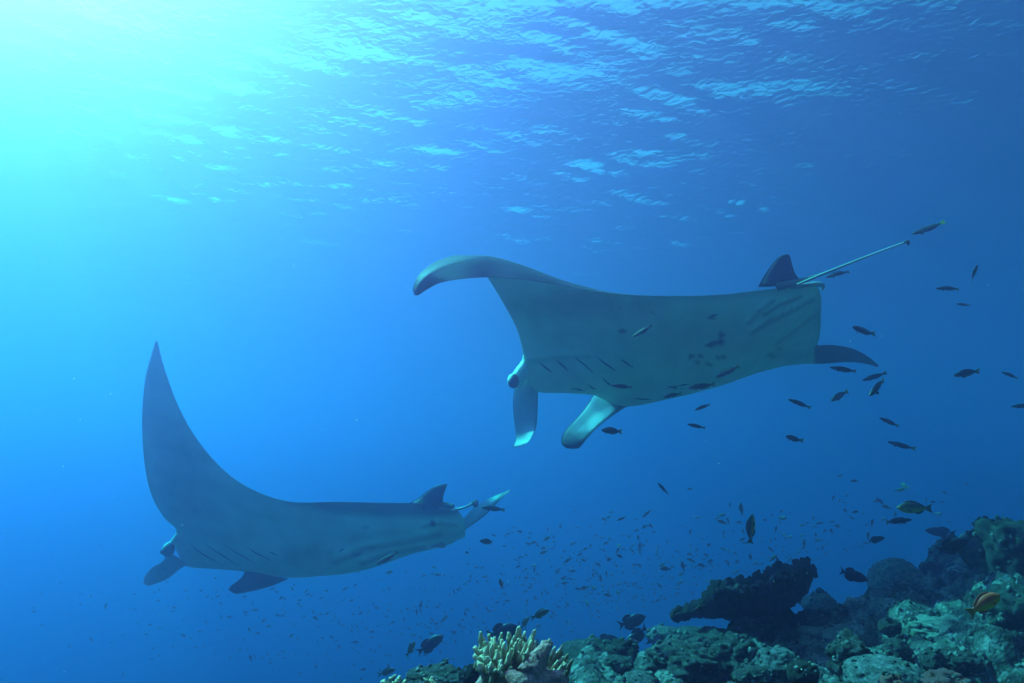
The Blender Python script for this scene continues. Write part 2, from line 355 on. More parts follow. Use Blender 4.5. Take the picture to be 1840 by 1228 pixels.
# --- the ray further off
def d2(rows): return rows
w2=[L2((280,612,5.9),(283,613,5.9)),L2((270,645,5.95),(290,643,5.9)),L2((261,682,6.0),(300,676,5.93)),L2((256,732,6.1),(317,722,5.98)),L2((256,790,6.25),(342,771,6.05)),
 L2((262,850,6.45),(377,819,6.12)),L2((275,897,6.65),(421,861,6.2)),L2((297,933,6.85),(474,889,6.27)),
 [(317,952,7.0),(370,945,6.85),(425,932,6.7),(480,916,6.52),(530,903,6.35)],
 [(315,985,7.1),(385,968,6.95),(455,950,6.8),(530,932,6.62),(600,902,6.46)],
 [(328,1010,7.15),(410,988,7.0),(500,965,6.82),(600,945,6.62),(690,904,6.52)],
 [(340,1019,7.17),(440,995,7.0),(550,975,6.82),(670,950,6.62),(765,905,6.52)],
 [(385,1021,7.2),(490,1002,7.05),(610,980,6.85),(730,950,6.65),(815,914,6.52)],
 [(440,1026,7.27),(540,1010,7.1),(650,988,6.92),(760,955,6.72),(832,930,6.55)],
 [(492,1035,7.35),(590,1020,7.2),(690,992,7.02),(780,965,6.82),(836,945,6.65)],
 [(560,1036,7.45),(640,1015,7.3),(715,992,7.15),(785,972,6.95),(836,956,6.8)],
 [(645,1012,7.55),(700,997,7.45),(750,985,7.3),(800,974,7.12),(835,966,6.95)],
 [(735,986,7.65),(765,982,7.55),(790,978,7.45),(815,972,7.3),(832,958,7.15)],
 [(815,962,7.75),(820,957,7.7),(825,952,7.6),(829,946,7.52),(831,938,7.45)],
 L2((853,941,7.78),(846,917,7.80)),L2((878,921,7.83),(866,902,7.88)),L2((898,899,7.9),(890,891,7.96)),L2((917,882,8.0),(918,880,8.03))]
t2=[.01,.02,.03,.035,.045,.055,.07,.1,.16,.26,.38,.46,.5,.46,.38,.25,.15,.09,.05,.04,.03,.02,.01]
def marg2(u,v,px,py):
    line=np.interp(px,[520,600,690,770,815,835],[905,921,927,928,925,915])
    m=.68*sstep(9,-6,py-line)*sstep(500,540,px)*(u<.8)
    m=np.maximum(m,.8*(u>.8)*sstep(885,905,px))
    m=np.maximum(m,.8*(u>.8)*sstep(.22,.08,v)*(px>836))
    return m
f2=[([[(300,992,7.05),(318,1000,7.1),(338,1015,7.15)],[(296,1004,7.0),(308,1014,7.05),(322,1024,7.08)],[(287,1013,6.95),(298,1026,7.0),(308,1036,7.0)],[(272,1021,6.88),(282,1034,6.9),(294,1044,6.92)],[(260,1036,6.82),(268,1044,6.83),(277,1050,6.86)],[(257,1048,6.8),(262,1052,6.8),(268,1053,6.8)]],[.09,.07,.05,.04,.03,.012],whitish,(.10,.13,.15)),
    ([[(440,1026,7.22),(478,1034,7.3),(520,1040,7.4)],[(436,1036,7.15),(460,1043,7.2),(492,1052,7.28)],[(427,1044,7.08),(444,1052,7.1),(465,1060,7.15)],[(414,1054,7.0),(427,1059,7.02),(442,1065,7.05)],[(410,1060,6.97),(417,1065,6.98),(425,1068,7.0)]],[.1,.08,.06,.04,.012],(.13,.16,.18),(.13,.16,.18))]
dd2=([[(735,905,6.55),(765,912,6.53),(800,914,6.5)],[(752,895,6.55),(775,897,6.53),(796,900,6.5)],[(768,882,6.55),(785,883,6.53),(798,887,6.5)],[(782,874,6.54),(793,874,6.52),(802,876,6.5)],[(797,870,6.52),(801,870,6.52),(804,870,6.51)]],[.16,.07,.045,.03,.015])
tail2=[([(790,915,6.5),(812,916,6.45),(835,912,6.35),(850,906,6.3)],[.05,.02,.011,.008],(.15,.17,.17)),
       ([(812,917,6.4),(835,911,6.32),(848,904,6.27)],[.007,.006,.005],(.8,.85,.8)),
       ([(848,907,6.3),(854,904,6.29),(855,911,6.29)],[.012,.035,.02],(.05,.06,.06)),
       ([(760,908,6.52),(795,908,6.5),(815,911,6.45)],[.05,.035,.025],DARK),
       ([(322,950,7.05),(316,968,7.02),(306,982,7.0)],[.01,.035,.04],(.75,.78,.75)),
       ([(775,975,6.9),(795,981,6.9),(800,984,6.88)],[.05,.03,.008],(.4,.42,.38))]
sp2=[(777,941,6,6,.75),(656,948,7,4,.3),(670,985,8,3,.3),(640,998,10,4,.25)]
sl2=[[(340,975),(365,996),(405,1018)],[(368,977),(400,998),(435,1019)],[(402,978),(430,996),(462,1013)],[(443,983),(465,996),(493,1010)],[(482,990),(490,994),(500,998)],[(608,992),(614,988),(620,984)],[(634,1002),(644,996),(652,990)]]
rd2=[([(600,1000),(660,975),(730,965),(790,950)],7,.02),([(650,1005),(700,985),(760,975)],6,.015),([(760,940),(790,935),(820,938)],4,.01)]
manta2=build_manta('smaller manta ray raising one tall pointed wing, its tail a short stub',w2,t2,f2,dd2,tail2,[(303,988,6.97,.066,'')],sp2,sl2,rd2,marg2,smudges=[(545,998,45,22,.35),(800,960,30,12,.2),(330,860,60,90,.22),(700,965,90,10,.15)])
# ================= the reef
rng=np.random.default_rng(11)
def base_z(x,y):
    yc=2.7+.62*np.clip(x,-.2,9)+.18*np.sin(x*2.1)
    near=np.where(x<-.15,(x+.15)*1.1,0)                        # falls away to the left
    s=np.maximum(0,y-yc); drop=.75*s+.35*np.maximum(0,s-1.5)
    z=-.74-.05*np.clip(y-1.5,0,3)+.14*sstep(1.0,2.3,x)+.22*sstep(2.3,3.6,x)+near*1.0-drop
    z=z-.5*sstep(1.5,.4,y)*0
    return np.maximum(z,-37+.6*np.sin(x*.2)*np.cos(y*.17))
DOMES=[]
for i in range(9000):
    x=rng.uniform(-1.2,8.5); y=rng.uniform(.6,9); 
    r=float(np.clip(rng.lognormal(-3.05,.55),.018,.17)); DOMES.append((x,y,r,rng.uniform(.55,1.25)))
def terrain(X,Y):
    P=np.stack([X,Y,X*0],-1)
    Z=base_z(X,Y); m=sstep(12,6,np.hypot(X-3,Y-3))
    Z=Z+m*(.10*noise3(P*.9+3)+.06*noise3(P*2.3+9))+(1-m)*.8*noise3(P*.12)
    return Z
def add_domes(X,Y,Z,xs,ys):
    H=np.zeros_like(Z)
    for x,y,r,h in DOMES:
        i0,i1=np.searchsorted(xs,[x-r,x+r]); j0,j1=np.searchsorted(ys,[y-r,y+r])
        if i1<=i0 or j1<=j0: continue
        xx=X[j0:j1,i0:i1]; yy=Y[j0:j1,i0:i1]; q=1-((xx-x)**2+(yy-y)**2)/r/r
        b=np.sqrt(np.clip(q,0,1))*r*h*.8
        H[j0:j1,i0:i1]=np.maximum(H[j0:j1,i0:i1],b)+.25*np.minimum(H[j0:j1,i0:i1],b)
    return Z+H
def axis2(f0,f1,lo,hi,step,grow,mx):
    a=list(np.arange(f0,f1,step)); s=step; x=a[-1]
    while x<hi: s=min(s*grow,mx); x+=s; a.append(min(x,hi))
    s=step; x=a[0]; b=[]
    while x>lo: s=min(s*grow,mx); x-=s; b.append(max(x,lo))
    return np.array(b[::-1]+a)
gx=axis2(-.8,5.2,-128,128,.013,1.06,4); gy=axis2(1.0,6.6,-58,168,.013,1.06,4)
X,Y=np.meshgrid(gx,gy); Z=add_domes(X,Y,terrain(X,Y),gx,gy)
Pn=np.stack([X,Y,Z],-1); fine=sstep(14,8,np.hypot(X-3,Y-3))
Z=Z+fine*(.026*noise3(Pn*11)+.020*noise3(Pn*24)+.012*noise3(Pn*50)+.005*noise3(Pn*100))
def ground(x,y):
    i=np.clip(np.searchsorted(gx,x),0,len(gx)-1); j=np.clip(np.searchsorted(gy,y),0,len(gy)-1); return Z[j,i]
ny,nx=X.shape; ii=np.arange(ny*nx).reshape(ny,nx)
q=np.stack([ii[:-1,:-1],ii[:-1,1:],ii[1:,1:],ii[1:,:-1]],-1).reshape(-1,4)
me=fast_mesh('seabed',np.stack([X,Y,Z],-1).reshape(-1,3),q)
def reef_material(name,c1,c2,c3,bs=.008,s1=9,s2=45):
    m=bpy.data.materials.new(name); m.use_nodes=True; nt=m.node_tree; b=nt.nodes['Principled BSDF']; N=nt.nodes.new; L=nt.links.new
    tc=N('ShaderNodeTexCoord'); n1=N('ShaderNodeTexNoise'); n1.inputs['Scale'].default_value=s1; n1.inputs['Detail'].default_value=8; n1.inputs['Roughness'].default_value=.65
    n2=N('ShaderNodeTexVoronoi'); n2.inputs['Scale'].default_value=s2; n3=N('ShaderNodeTexNoise'); n3.inputs['Scale'].default_value=s1*7; n3.inputs['Detail'].default_value=6
    for n in (n1,n2,n3): L(tc.outputs['Object'],n.inputs['Vector'])
    cr=N('ShaderNodeValToRGB'); e=cr.color_ramp.elements; e[0].position=.36; e[0].color=(*c1,1); e[1].position=.66; e[1].color=(*c3,1); k=e.new(.5); k.color=(*c2,1)
    L(n1.outputs[0],cr.inputs[0])
    mx=N('ShaderNodeMix'); mx.data_type='RGBA'; mx.blend_type='MULTIPLY'; mx.inputs[0].default_value=.7
    mr=N('ShaderNodeMapRange'); mr.inputs[1].default_value=.3; mr.inputs[2].default_value=.7; mr.inputs[3].default_value=.45; mr.inputs[4].default_value=1.35; L(n3.outputs[0],mr.inputs[0])
    cb=N('ShaderNodeCombineColor'); [L(mr.outputs[0],cb.inputs[i]) for i in range(3)]
    L(cr.outputs[0],mx.inputs[6]); L(cb.outputs[0],mx.inputs[7]); L(mx.outputs[2],b.inputs['Base Color'])
    ad=N('ShaderNodeMath'); ad.operation='MULTIPLY_ADD'; L(n2.outputs['Distance'],ad.inputs[0]); ad.inputs[1].default_value=-.35; L(n3.outputs[0],ad.inputs[2])
    bp=N('ShaderNodeBump'); bp.inputs['Distance'].default_value=bs; L(ad.outputs[0],bp.inputs['Height']); L(bp.outputs[0],b.inputs['Normal'])
    b.inputs['Roughness'].default_value=.85; b.inputs['Specular IOR Level'].default_value=.15
    return m
reef_m=reef_material('encrusted_reef_rock',(.014,.015,.015),(.055,.057,.053),(.20,.20,.182),.022)
sb=link('seabed',me,None,reef_m); tag(sb,kind='structure')
green_m=reef_material('massive_coral_skin',(.03,.031,.03),(.07,.072,.068),(.18,.18,.165),.018,6,90)
pale_m=reef_material('pale_coral_skin',(.06,.064,.064),(.125,.13,.13),(.27,.28,.28),.012,6,60)
dome_m=reef_material('dome_coral_skin',(.12,.13,.10),(.19,.2,.17),(.34,.35,.29),.010,7,60)
dark_m=reef_material('dark_coral_skin',(.012,.015,.014),(.022,.028,.024),(.06,.065,.05),.008,8,40)
pink_m=reef_material('pink_coralline_crust',(.20,.07,.07),(.38,.15,.13),(.6,.3,.24),.006,18,60)
tan_m=mat_tint('branching_coral_skin',.7,.2,(140,.003),vary=.2)
# ---------------- massive corals: displaced balls
import bmesh
def icos(sub):
    bm=bmesh.new(); bmesh.ops.create_icosphere(bm,subdivisions=sub,radius=1); V=np.array([v.co[:] for v in bm.verts]); F=[tuple(v.index for v in f.verts) for f in bm.faces]; bm.free(); return V,F
ICO=icos(5); ICO4=icos(4)
def lump(seed,knob=0,knobs=60,rough=.12,ridge=0,sub=ICO):
    V,F=sub; r=np.random.default_rng(seed); s=1+rough*fbm(V*1.6+seed*7.1,4)
    if knob:
        c=r.normal(size=(knobs,3)); c/=np.linalg.norm(c,axis=1,keepdims=True)
        d=np.min(np.linalg.norm(V[:,None]-c[None],axis=-1),axis=1); rr=1.9/math.sqrt(knobs); s=s+knob*np.sqrt(np.clip(1-(d/rr)**2,0,1))
    if ridge: s=s+ridge*np.abs(np.sin((V[:,2]*9+2.2*noise3(V*2.5+seed))*2))
    s=s+.045*noise3(V*6+seed)+.035*noise3(V*13+seed)+.022*noise3(V*27+seed)
    return pymesh('coral',V*s[:,None],F)
def put(name,me,mat,px,py,d,sx,sy,sz,label,group=None,rz=0,cat='coral',sink=.0,tilt=(0,0)):
    P=at(px,py,d); o=bpy.data.objects.new(name,me); C.objects.link(o)
    if not me.materials: me.materials.append(mat)
    o.location=P; o.scale=(sx,sy,sz); o.rotation_euler=(tilt[0],tilt[1],rz); tag(o,label,cat,group); return o
px2m=lambda p,d: p*d/FPX
def coral(px,py,d,rpx,rpy,mat,seed,label,kn=0,knobs=60,rough=.12,ridge=0,rz=0,name='boulder_coral',group='coral heads along the reef crest',deep=1.0,tilt=(0,0)):
    me=lump(seed,kn,knobs,rough,ridge)
    return put(name,me,mat,px,py,d,px2m(rpx,d),px2m(rpx,d)*deep,px2m(rpy,d),label,group,rz,tilt=tilt)
coral(1612,1050,4.4,46,44,dome_m,1,'round dome coral with faint ridges at the skyline, left of the stepped coral cone',ridge=.02,rough=.05,name='dome_coral')
coral(1622,1062,4.15,18,15,dome_m,2,'small pale rounded coral nestled against the front of the big dome coral',rough=.1,ridge=.04)
coral(1474,1088,4.3,30,20,dome_m,3,'small dome coral just right of the dark table coral',rough=.12,kn=.05)
coral(1590,1222,1.75,66,40,pale_m,4,'big smooth pale boulder coral at the bottom edge, biggest of the pale ones',rough=.1)
coral(1390,1200,2.1,42,30,pale_m,5,'pale peaked coral boulder at the bottom edge with a ridge on its back',rough=.22,tilt=(0,-.3))
coral(1352,1216,1.95,34,20,green_m,27,'smooth green coral hump in front of the pale peaked boulder',rough=.12)
coral(1150,1226,1.8,34,17,pale_m,6,'bright pale rounded coral cut by the bottom edge, left of the lumpy knobs',rough=.05)
coral(1190,1142,3.7,26,15,pale_m,7,'whitish coral head beside the dark fish below the table coral tip',rough=.12)
coral(1240,1148,3.8,40,18,green_m,8,'long low greenish coral mound behind the whitish coral head',rough=.12,kn=.04)
coral(1290,1165,3.0,46,30,green_m,9,'knobbly coral head under the table coral',kn=.12,knobs=110,rough=.2)
coral(1225,1195,2.4,60,34,green_m,10,'cluster of small coral knobs low on the slope, right of the pink coral',kn=.2,knobs=150,rough=.25)
coral(1325,1185,2.4,40,34,green_m,11,'knobbly coral pillow left of the pale peaked boulder',kn=.17,knobs=120,rough=.2)
coral(1075,1195,2.9,62,36,dark_m,12,'dark blue-green coral mound right of the branching coral',kn=.10,knobs=140,rough=.2)
coral(1060,1172,3.4,50,16,green_m,13,'fuzzy topped coral bank behind the dark mound',kn=.1,knobs=160,rough=.15)
coral(1527,1182,1.9,34,34,green_m,14,'pitted coral block with bright speckled top near the bottom edge',kn=.10,knobs=70,rough=.35)
coral(1612,1172,2.4,22,22,green_m,15,'smooth blue-green coral knob behind the biggest pale boulder',rough=.14)
coral(1676,1188,2.2,20,20,green_m,16,'upright rounded coral stub right of the biggest pale boulder',rough=.14,kn=.05)
coral(1720,1190,2.2,34,20,green_m,17,'low lumpy coral on the slope between the stub and the bottom right corner',rough=.25,kn=.1)
coral(1618,1100,3.2,21,16,dark_m,18,'dark pointed hump of coral in the middle of the slope',rough=.2)
coral(1662,1078,3.6,24,14,dark_m,19,'dark coral crust between the dome coral and the stepped cone',rough=.3,kn=.1)
coral(1442,1210,1.7,26,22,dark_m,20,'black shadowed coral ball right of the pale peaked boulder',rough=.12)
coral(1700,1225,1.5,30,16,pink_m,21,'pinkish knobbed coral at the bottom edge right of the biggest pale boulder',kn=.2,knobs=40,rough=.3)
coral(1604,1232,1.45,18,18,pink_m,22,'small pink encrusting coral at the bottom edge in front of the pale boulder',rough=.3,kn=.15,knobs=30)
coral(1822,1010,3.5,66,76,dark_m,23,'tall dark coral outcrop filling the edge of the photo at the skyline',kn=.10,knobs=200,rough=.25,name='coral_outcrop')
coral(1850,1120,2.8,80,60,dark_m,24,'dark lumpy coral wall under the tall outcrop, behind the orange fish',kn=.12,knobs=150,rough=.3,name='coral_outcrop')
coral(1700,1135,2.9,58,24,dome_m,25,'broad rugged coral shelf below the stepped cone',kn=.08,knobs=120,rough=.3,name='coral_outcrop')
coral(1490,1152,2.9,48,22,dome_m,26,'rugged coral shelf just right of the table coral stalk',kn=.1,knobs=120,rough=.3,name='coral_outcrop')
coral(1782,952,3.55,14,12,dark_m,28,'small tuft coral on the shoulder of the tall dark outcrop',kn=.2,knobs=30,rough=.3)
coral(780,1222,1.75,52,22,green_m,30,'green encrusted mound at the bottom edge, left of the branching coral',kn=.07,knobs=90,rough=.2)
coral(846,1222,1.6,20,24,dark_m,31,'dark pointed coral stump just left of the branching coral',rough=.25,kn=.1)
# filler heads scattered over the slope, one of six forms each
forms=[lump(100+i,[0,.1,.16,.05,.2,.12][i],[60,60,120,40,90,200][i],[.15,.25,.2,.12,.3,.2][i],sub=ICO4) for i in range(6)]
for i,f in enumerate(forms): f.materials.append([green_m,reef_m,green_m,pale_m,dark_m,reef_m][i])
n=0
while n<290:
    x=rng.uniform(-.1,4.6); y=rng.uniform(1.5,6.2); z=ground(x,y)
    if z<base_z(x,y)-.1 or y>2.9+.7*x: continue
    if x<.35 and y<1.9: continue
    r=px2m(float(np.clip(rng.lognormal(2.35,.4),6,24)),y); k=int(rng.integers(0,6))
    if k==3 and rng.random()<.6: k=0
    o=bpy.data.objects.new('coral_lump',forms[k]); C.objects.link(o); o.location=(x,y,base_z(x,y)+.04+r*.4); o.scale=(r*rng.uniform(.9,1.4),r*rng.uniform(.9,1.3),r*rng.uniform(.6,1.1)); o.rotation_euler=(0,0,rng.uniform(0,6.3))
    tag(o,['smooth rounded greenish coral knob on the reef slope','rugged mottled lump of encrusted rock on the slope','finely knobbed green coral cushion on the slope','small pale rounded coral knob on the reef slope','small dark knobbly coral on the reef slope','finely pimpled mottled coral lump on the slope'][k],'coral',['green smooth coral knobs','mottled rock lumps','green knobbed cushions','pale coral knobs','dark knobbly corals','pimpled coral lumps'][k]); n+=1
# ---------------- table coral
def table_coral():
    outline_top=[(1208,1107),(1222,1100),(1238,1100),(1252,1090),(1268,1080),(1280,1068),(1283,1056),(1300,1052),(1320,1050),(1340,1050),(1355,1045),(1366,1040),(1380,1040),(1392,1027),(1408,1022),(1425,1026),(1440,1018),(1455,1024),(1463,1031)]
    outline_bot=[(1210,1112),(1226,1108),(1240,1110),(1252,1110),(1270,1112),(1285,1114),(1300,1114),(1320,1116),(1340,1118),(1355,1120),(1370,1122),(1384,1118),(1396,1112),(1410,1104),(1425,1092),(1440,1078),(1450,1068),(1458,1050),(1463,1036)]
    d0=3.3; root=empty('table_coral',at(1345,1120,d0)); base=at(1345,1120,d0)
    tag(root,'dark ragged table coral leaning out over the slope, its underside in shade','coral','table coral')
    n=120; T=crom(np.array(outline_top,float),n); B=crom(np.array(outline_bot,float),n); m=40; V=[]
    for i in range(n):
        h=abs(B[i,1]-T[i,1]); half=.10+.22*math.sin(math.pi*min(1,(i/(n-1))*.95+.03))
        for j in range(m):
            a=2*math.pi*j/m; ca,sa=math.cos(a),math.sin(a)
            e=abs(sa)**.7*np.sign(sa); g=abs(ca)**.8*np.sign(ca)
            y=(T[i,1]+B[i,1])/2-e*h/2; V.append(at(T[i,0]+(B[i,0]-T[i,0])*(1-e)/2,y,d0+half*g-half*.75*e))
    V=np.array(V); c=V.reshape(n,m,3).mean(1,keepdims=True).repeat(m,1).reshape(-1,3); D=V-c; 
    fr=.86+.16*np.abs(fbm(V*9,3))+.20*noise3(V*22)+.13*noise3(V*50); V=c+D*fr[:,None]
    F=[]
    for i in range(n-1):
        for j in range(m): F.append((i*m+j,i*m+(j+1)%m,(i+1)*m+(j+1)%m,(i+1)*m+j))
    F.append(tuple(range(m))); F.append(tuple(range((n-1)*m,n*m))[::-1])
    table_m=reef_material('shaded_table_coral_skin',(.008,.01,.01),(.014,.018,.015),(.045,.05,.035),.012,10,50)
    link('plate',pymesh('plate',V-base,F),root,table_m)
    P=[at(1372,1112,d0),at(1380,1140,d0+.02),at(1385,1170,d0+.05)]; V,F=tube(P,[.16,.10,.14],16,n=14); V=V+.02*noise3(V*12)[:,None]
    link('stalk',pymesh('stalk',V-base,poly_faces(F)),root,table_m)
    # stubby branchlets all along the rim and the upper face
    r=np.random.default_rng(5); forms=[lump(200+k,.15,20,.25,sub=icos(3)) for k in range(4)]
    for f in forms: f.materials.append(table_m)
    for k in range(260):
        i=r.integers(2,n-2); t=r.uniform(0,1); pz=T[i]; dd=d0+r.uniform(-.12,.35)
        o=bpy.data.objects.new('branchlet',forms[k%4]); C.objects.link(o); o.parent=root
        rr=float(r.uniform(.006,.026)); o.location=at(pz[0]+r.normal(0,3),pz[1]+r.uniform(-2,6),dd)-base; o.scale=(rr,rr,rr*r.uniform(1,2)); o.rotation_euler=r.uniform(-.6,.6,3)
table_coral()
# ---------------- stepped cone: a pile of thin plates
def stepped():
    d0=3.9; base=at(1768,1055,d0); root=empty('plating_coral',base); tag(root,'pale stepped cone of thin stacked coral plates against the tall dark outcrop','coral','plating coral')
    r=np.random.default_rng(8)
    for k in range(12):
        t=k/11; y=1056-t*108; cx=1768-t*4+r.normal(0,3); rx=(58*(1-t)+8); th=px2m(7.5,d0)
        V,F=ICO4; s=1+.10*fbm(V*2.2+k*5,4); V=V*s[:,None]*np.array([px2m(rx,d0),px2m(rx,d0)*.8,th]); V[:,2]+=.35*th*noise3(V*20)
        o=link('plate',pymesh('plate',V,F),root,pale_m,loc=at(cx,y,d0+.08*t)-base); o.rotation_euler=(r.normal(0,.08),r.normal(0,.1)+.1,0)
stepped()
# ---------------- branching corals
def branching(label,group,bpx,bpy_,d,fing,base_r,seed,basemat):
    r=np.random.default_rng(seed); base=at(bpx,bpy_,d); root=empty('branching_coral',base); tag(root,label,'coral',group)
    for (x,y,dd,L_,w,lean) in fing:
        w*=.9
        tip=at(x,y,dd); dirn=np.array([lean,r.normal(0,.12),1.0]); dirn/=np.linalg.norm(dirn); b=tip-dirn*L_
        mid=(tip+b)/2+np.array([-.05*lean*L_,0,.03*L_]); n_=14
        V,F=tube(crom([b,mid,tip],n_),[w*1.2,w*1.1,w,w*.95,w*.75,w*.35],12)
        V=V+(.0032*noise3(V*95)+.0022*noise3(V*210))[:,None]
        t=np.concatenate([np.repeat(np.linspace(0,1,n_),12),[0,1]]); f=sstep(.55,.98,t)[:,None]
        me=pymesh('branch',V-b,poly_faces(F)); setcol(me,np.array([.20,.11,.055])*(1-f)+np.array([.64,.43,.27])*f); br=link('branch',me,root,tan_m,loc=b-base)
        for k in range(int(r.integers(1,4))):
            a=r.uniform(0,6.3); s=r.uniform(.3,.8); p=b+(tip-b)*s; dv=np.array([math.cos(a)*.9,math.sin(a)*.9,.8]); dv/=np.linalg.norm(dv); l2=w*r.uniform(1.7,2.5)
            V,F=tube(crom([p,p+dv*l2*.6,p+dv*l2],6),[w*.6,w*.6,w*.5,w*.2],8); me=pymesh('nub',V-p,poly_faces(F)); tt=np.concatenate([np.repeat(np.linspace(0,1,6),8),[0,1]])[:,None]
            setcol(me,np.array([.24,.15,.06])*(1-tt)+np.array([.64,.47,.27])*tt); link('nub',me,br,tan_m,loc=p-b)
    V,F=ICO; s=1+.25*fbm(V*2+seed,4); V=V*s[:,None]*np.array(base_r); V=V+.006*noise3(V*40)[:,None]
    link('base',pymesh('base',V,F),root,basemat,loc=(0,0,-base_r[2]*.5))
    return root,base
fg=[(862,1137,1.18,.09,.0085,-.25),(889,1144,1.17,.07,.0075,-.1),(914,1136,1.18,.08,.008,-.05),(932,1127,1.22,.09,.009,.05),(960,1133,1.2,.08,.0085,.25),(871,1152,1.14,.06,.007,-.2),(853,1161,1.13,.06,.0075,-.5),(852,1176,1.11,.05,.0075,-.6),(872,1163,1.1,.06,.0075,-.15),(884,1159,1.12,.07,.007,-.05),(905,1157,1.11,.07,.0075,0),(903,1147,1.16,.06,.007,0),(921,1152,1.14,.08,.009,.0),(938,1148,1.13,.06,.0075,.15),(944,1158,1.11,.06,.0065,.2),(956,1150,1.12,.07,.008,.25),(892,1172,1.08,.05,.007,-.1),(875,1178,1.07,.05,.007,-.2),(915,1172,1.08,.06,.008,.05),(932,1171,1.09,.05,.0075,.1),(861,1190,1.07,.05,.0075,-.5),(900,1186,1.05,.04,.007,0),(988,1148,1.16,.05,.006,.3),(975,1152,1.2,.07,.007,.1),(943,1136,1.26,.08,.008,.1),(878,1140,1.26,.08,.007,-.2),(900,1139,1.27,.08,.007,0),(948,1168,1.07,.04,.006,.2),(882,1190,1.05,.04,.006,-.1),(1006,1166,1.15,.05,.006,.5),(1014,1180,1.14,.05,.006,.7),(1003,1187,1.12,.04,.006,.5),(1022,1172,1.2,.05,.006,.4),(1010,1160,1.22,.05,.006,.3),(996,1164,1.18,.05,.006,.2),(1018,1192,1.15,.04,.006,.6),(1030,1184,1.22,.04,.005,.5),(1008,1198,1.1,.04,.006,.5),(926,1140,1.2,.07,.007,0),(866,1146,1.2,.07,.007,-.3)]
rf=np.random.default_rng(77)
fg+=[(rf.uniform(856,962),rf.uniform(1150,1200),rf.uniform(1.08,1.24),.05,rf.uniform(.0055,.0075),rf.uniform(-.3,.3)) for _ in range(26)]
root,base=branching('tan finger coral with pale knobbed tips at the bottom edge, the brightest coral','finger corals',928,1215,1.14,fg,(.078,.06,.055),4,pink_m)
P=[at(952,1212,1.06),at(968,1185,1.07),at(982,1160,1.09),at(986,1149,1.1)]; V,F=tube(P,[.024,.017,.010,.004],14,n=24); V=V+.010*noise3(V*40)[:,None]+.006*noise3(V*100)[:,None]
link('crust',pymesh('crust',V-base,poly_faces(F)),root,pink_m)
P=[at(890,1250,1.06),at(930,1228,1.06),at(975,1228,1.06),at(1006,1245,1.06)]; V,F=tube(P,[.02,.026,.026,.02],14,n=24); V=V+.010*noise3(V*35)[:,None]+.003*noise3(V*110)[:,None]
link('crust',pymesh('crust',V-base,poly_faces(F)),root,pink_m)
branching('small cluster of pale coral fingertips at the bottom edge, left of the green mound','finger corals',712,1236,1.3,[(690,1222,1.3,.03,.008,-.2),(702,1216,1.32,.03,.007,-.1),(714,1220,1.28,.03,.009,0),(728,1222,1.3,.03,.007,.1),(706,1226,1.26,.03,.008,0)],(.05,.04,.02),6,dark_m)
branching('lone pale double coral fingertip on the green mound at the bottom edge','finger corals',777,1234,1.4,[(776,1216,1.4,.03,.008,0),(770,1224,1.38,.02,.008,-.2),(783,1225,1.38,.02,.006,.2)],(.03,.03,.015),7,dark_m)
# small knobs and crusts that nobody could count, grown all over the slope and the coral heads
def small_growth(name,n,mt,seed,rlo,rhi,grp):
    r=np.random.default_rng(seed); dg=bpy.context.evaluated_depsgraph_get(); P=[];N_=[]
    m_=(X>-.3)&(X<4.8)&(Y>1.3)&(Y<6.5); tx,ty,tz=X[m_],Y[m_],Z[m_]; k=r.integers(0,len(tx),n*2)
    w_=r.random(n*2)<np.clip(2.2/ty[k],0,1)**.7
    for i in k[w_][:n//2]: P.append((tx[i],ty[i],tz[i]))
    heads=[o for o in bpy.data.objects if o.name.split('.')[0] in grp]
    for o in heads:
        M=np.array(o.matrix_basis.to_3x3()) ; v=np.empty(len(o.data.vertices)*3,np.float32); o.data.vertices.foreach_get('co',v); v=v.reshape(-1,3)@M.T+np.array(o.location)
        size=max(o.scale); v=v[v[:,2]>o.location.z-.1*size]; q=int(np.clip(n*.5/len(heads)*(size*FPX/max(o.location.y,1)/25)**1.5,4,400))
        P+=[tuple(p) for p in v[r.integers(0,len(v),q)]]
    P=np.array(P); d=P[:,1]; s_=r.uniform(rlo,rhi,len(P))*d/FPX
    V0,F0=icos(1); F0=np.array(F0); J=1+.35*r.normal(size=(len(P),len(V0),1)).clip(-1,1)*.5
    sc_=np.stack([s_*r.uniform(.8,1.3,len(P)),s_*r.uniform(.8,1.3,len(P)),s_*r.uniform(.6,1.6,len(P))],-1)
    VV=(V0[None]*J*sc_[:,None]+P[:,None]).reshape(-1,3); FF=(F0[None]+np.arange(len(P))[:,None,None]*len(V0)).reshape(-1,3)
    o=link(name,fast_mesh(name,VV,FF),None,mt); tag(o,kind='stuff'); return o
HEADS=('boulder_coral','coral_lump','coral_outcrop')
bpy.context.view_layer.update()
small_growth('reef_crust',7000,reef_m,31,1.5,5.5,HEADS)
small_growth('reef_polyps',3500,green_m,32,1.5,4.5,HEADS)
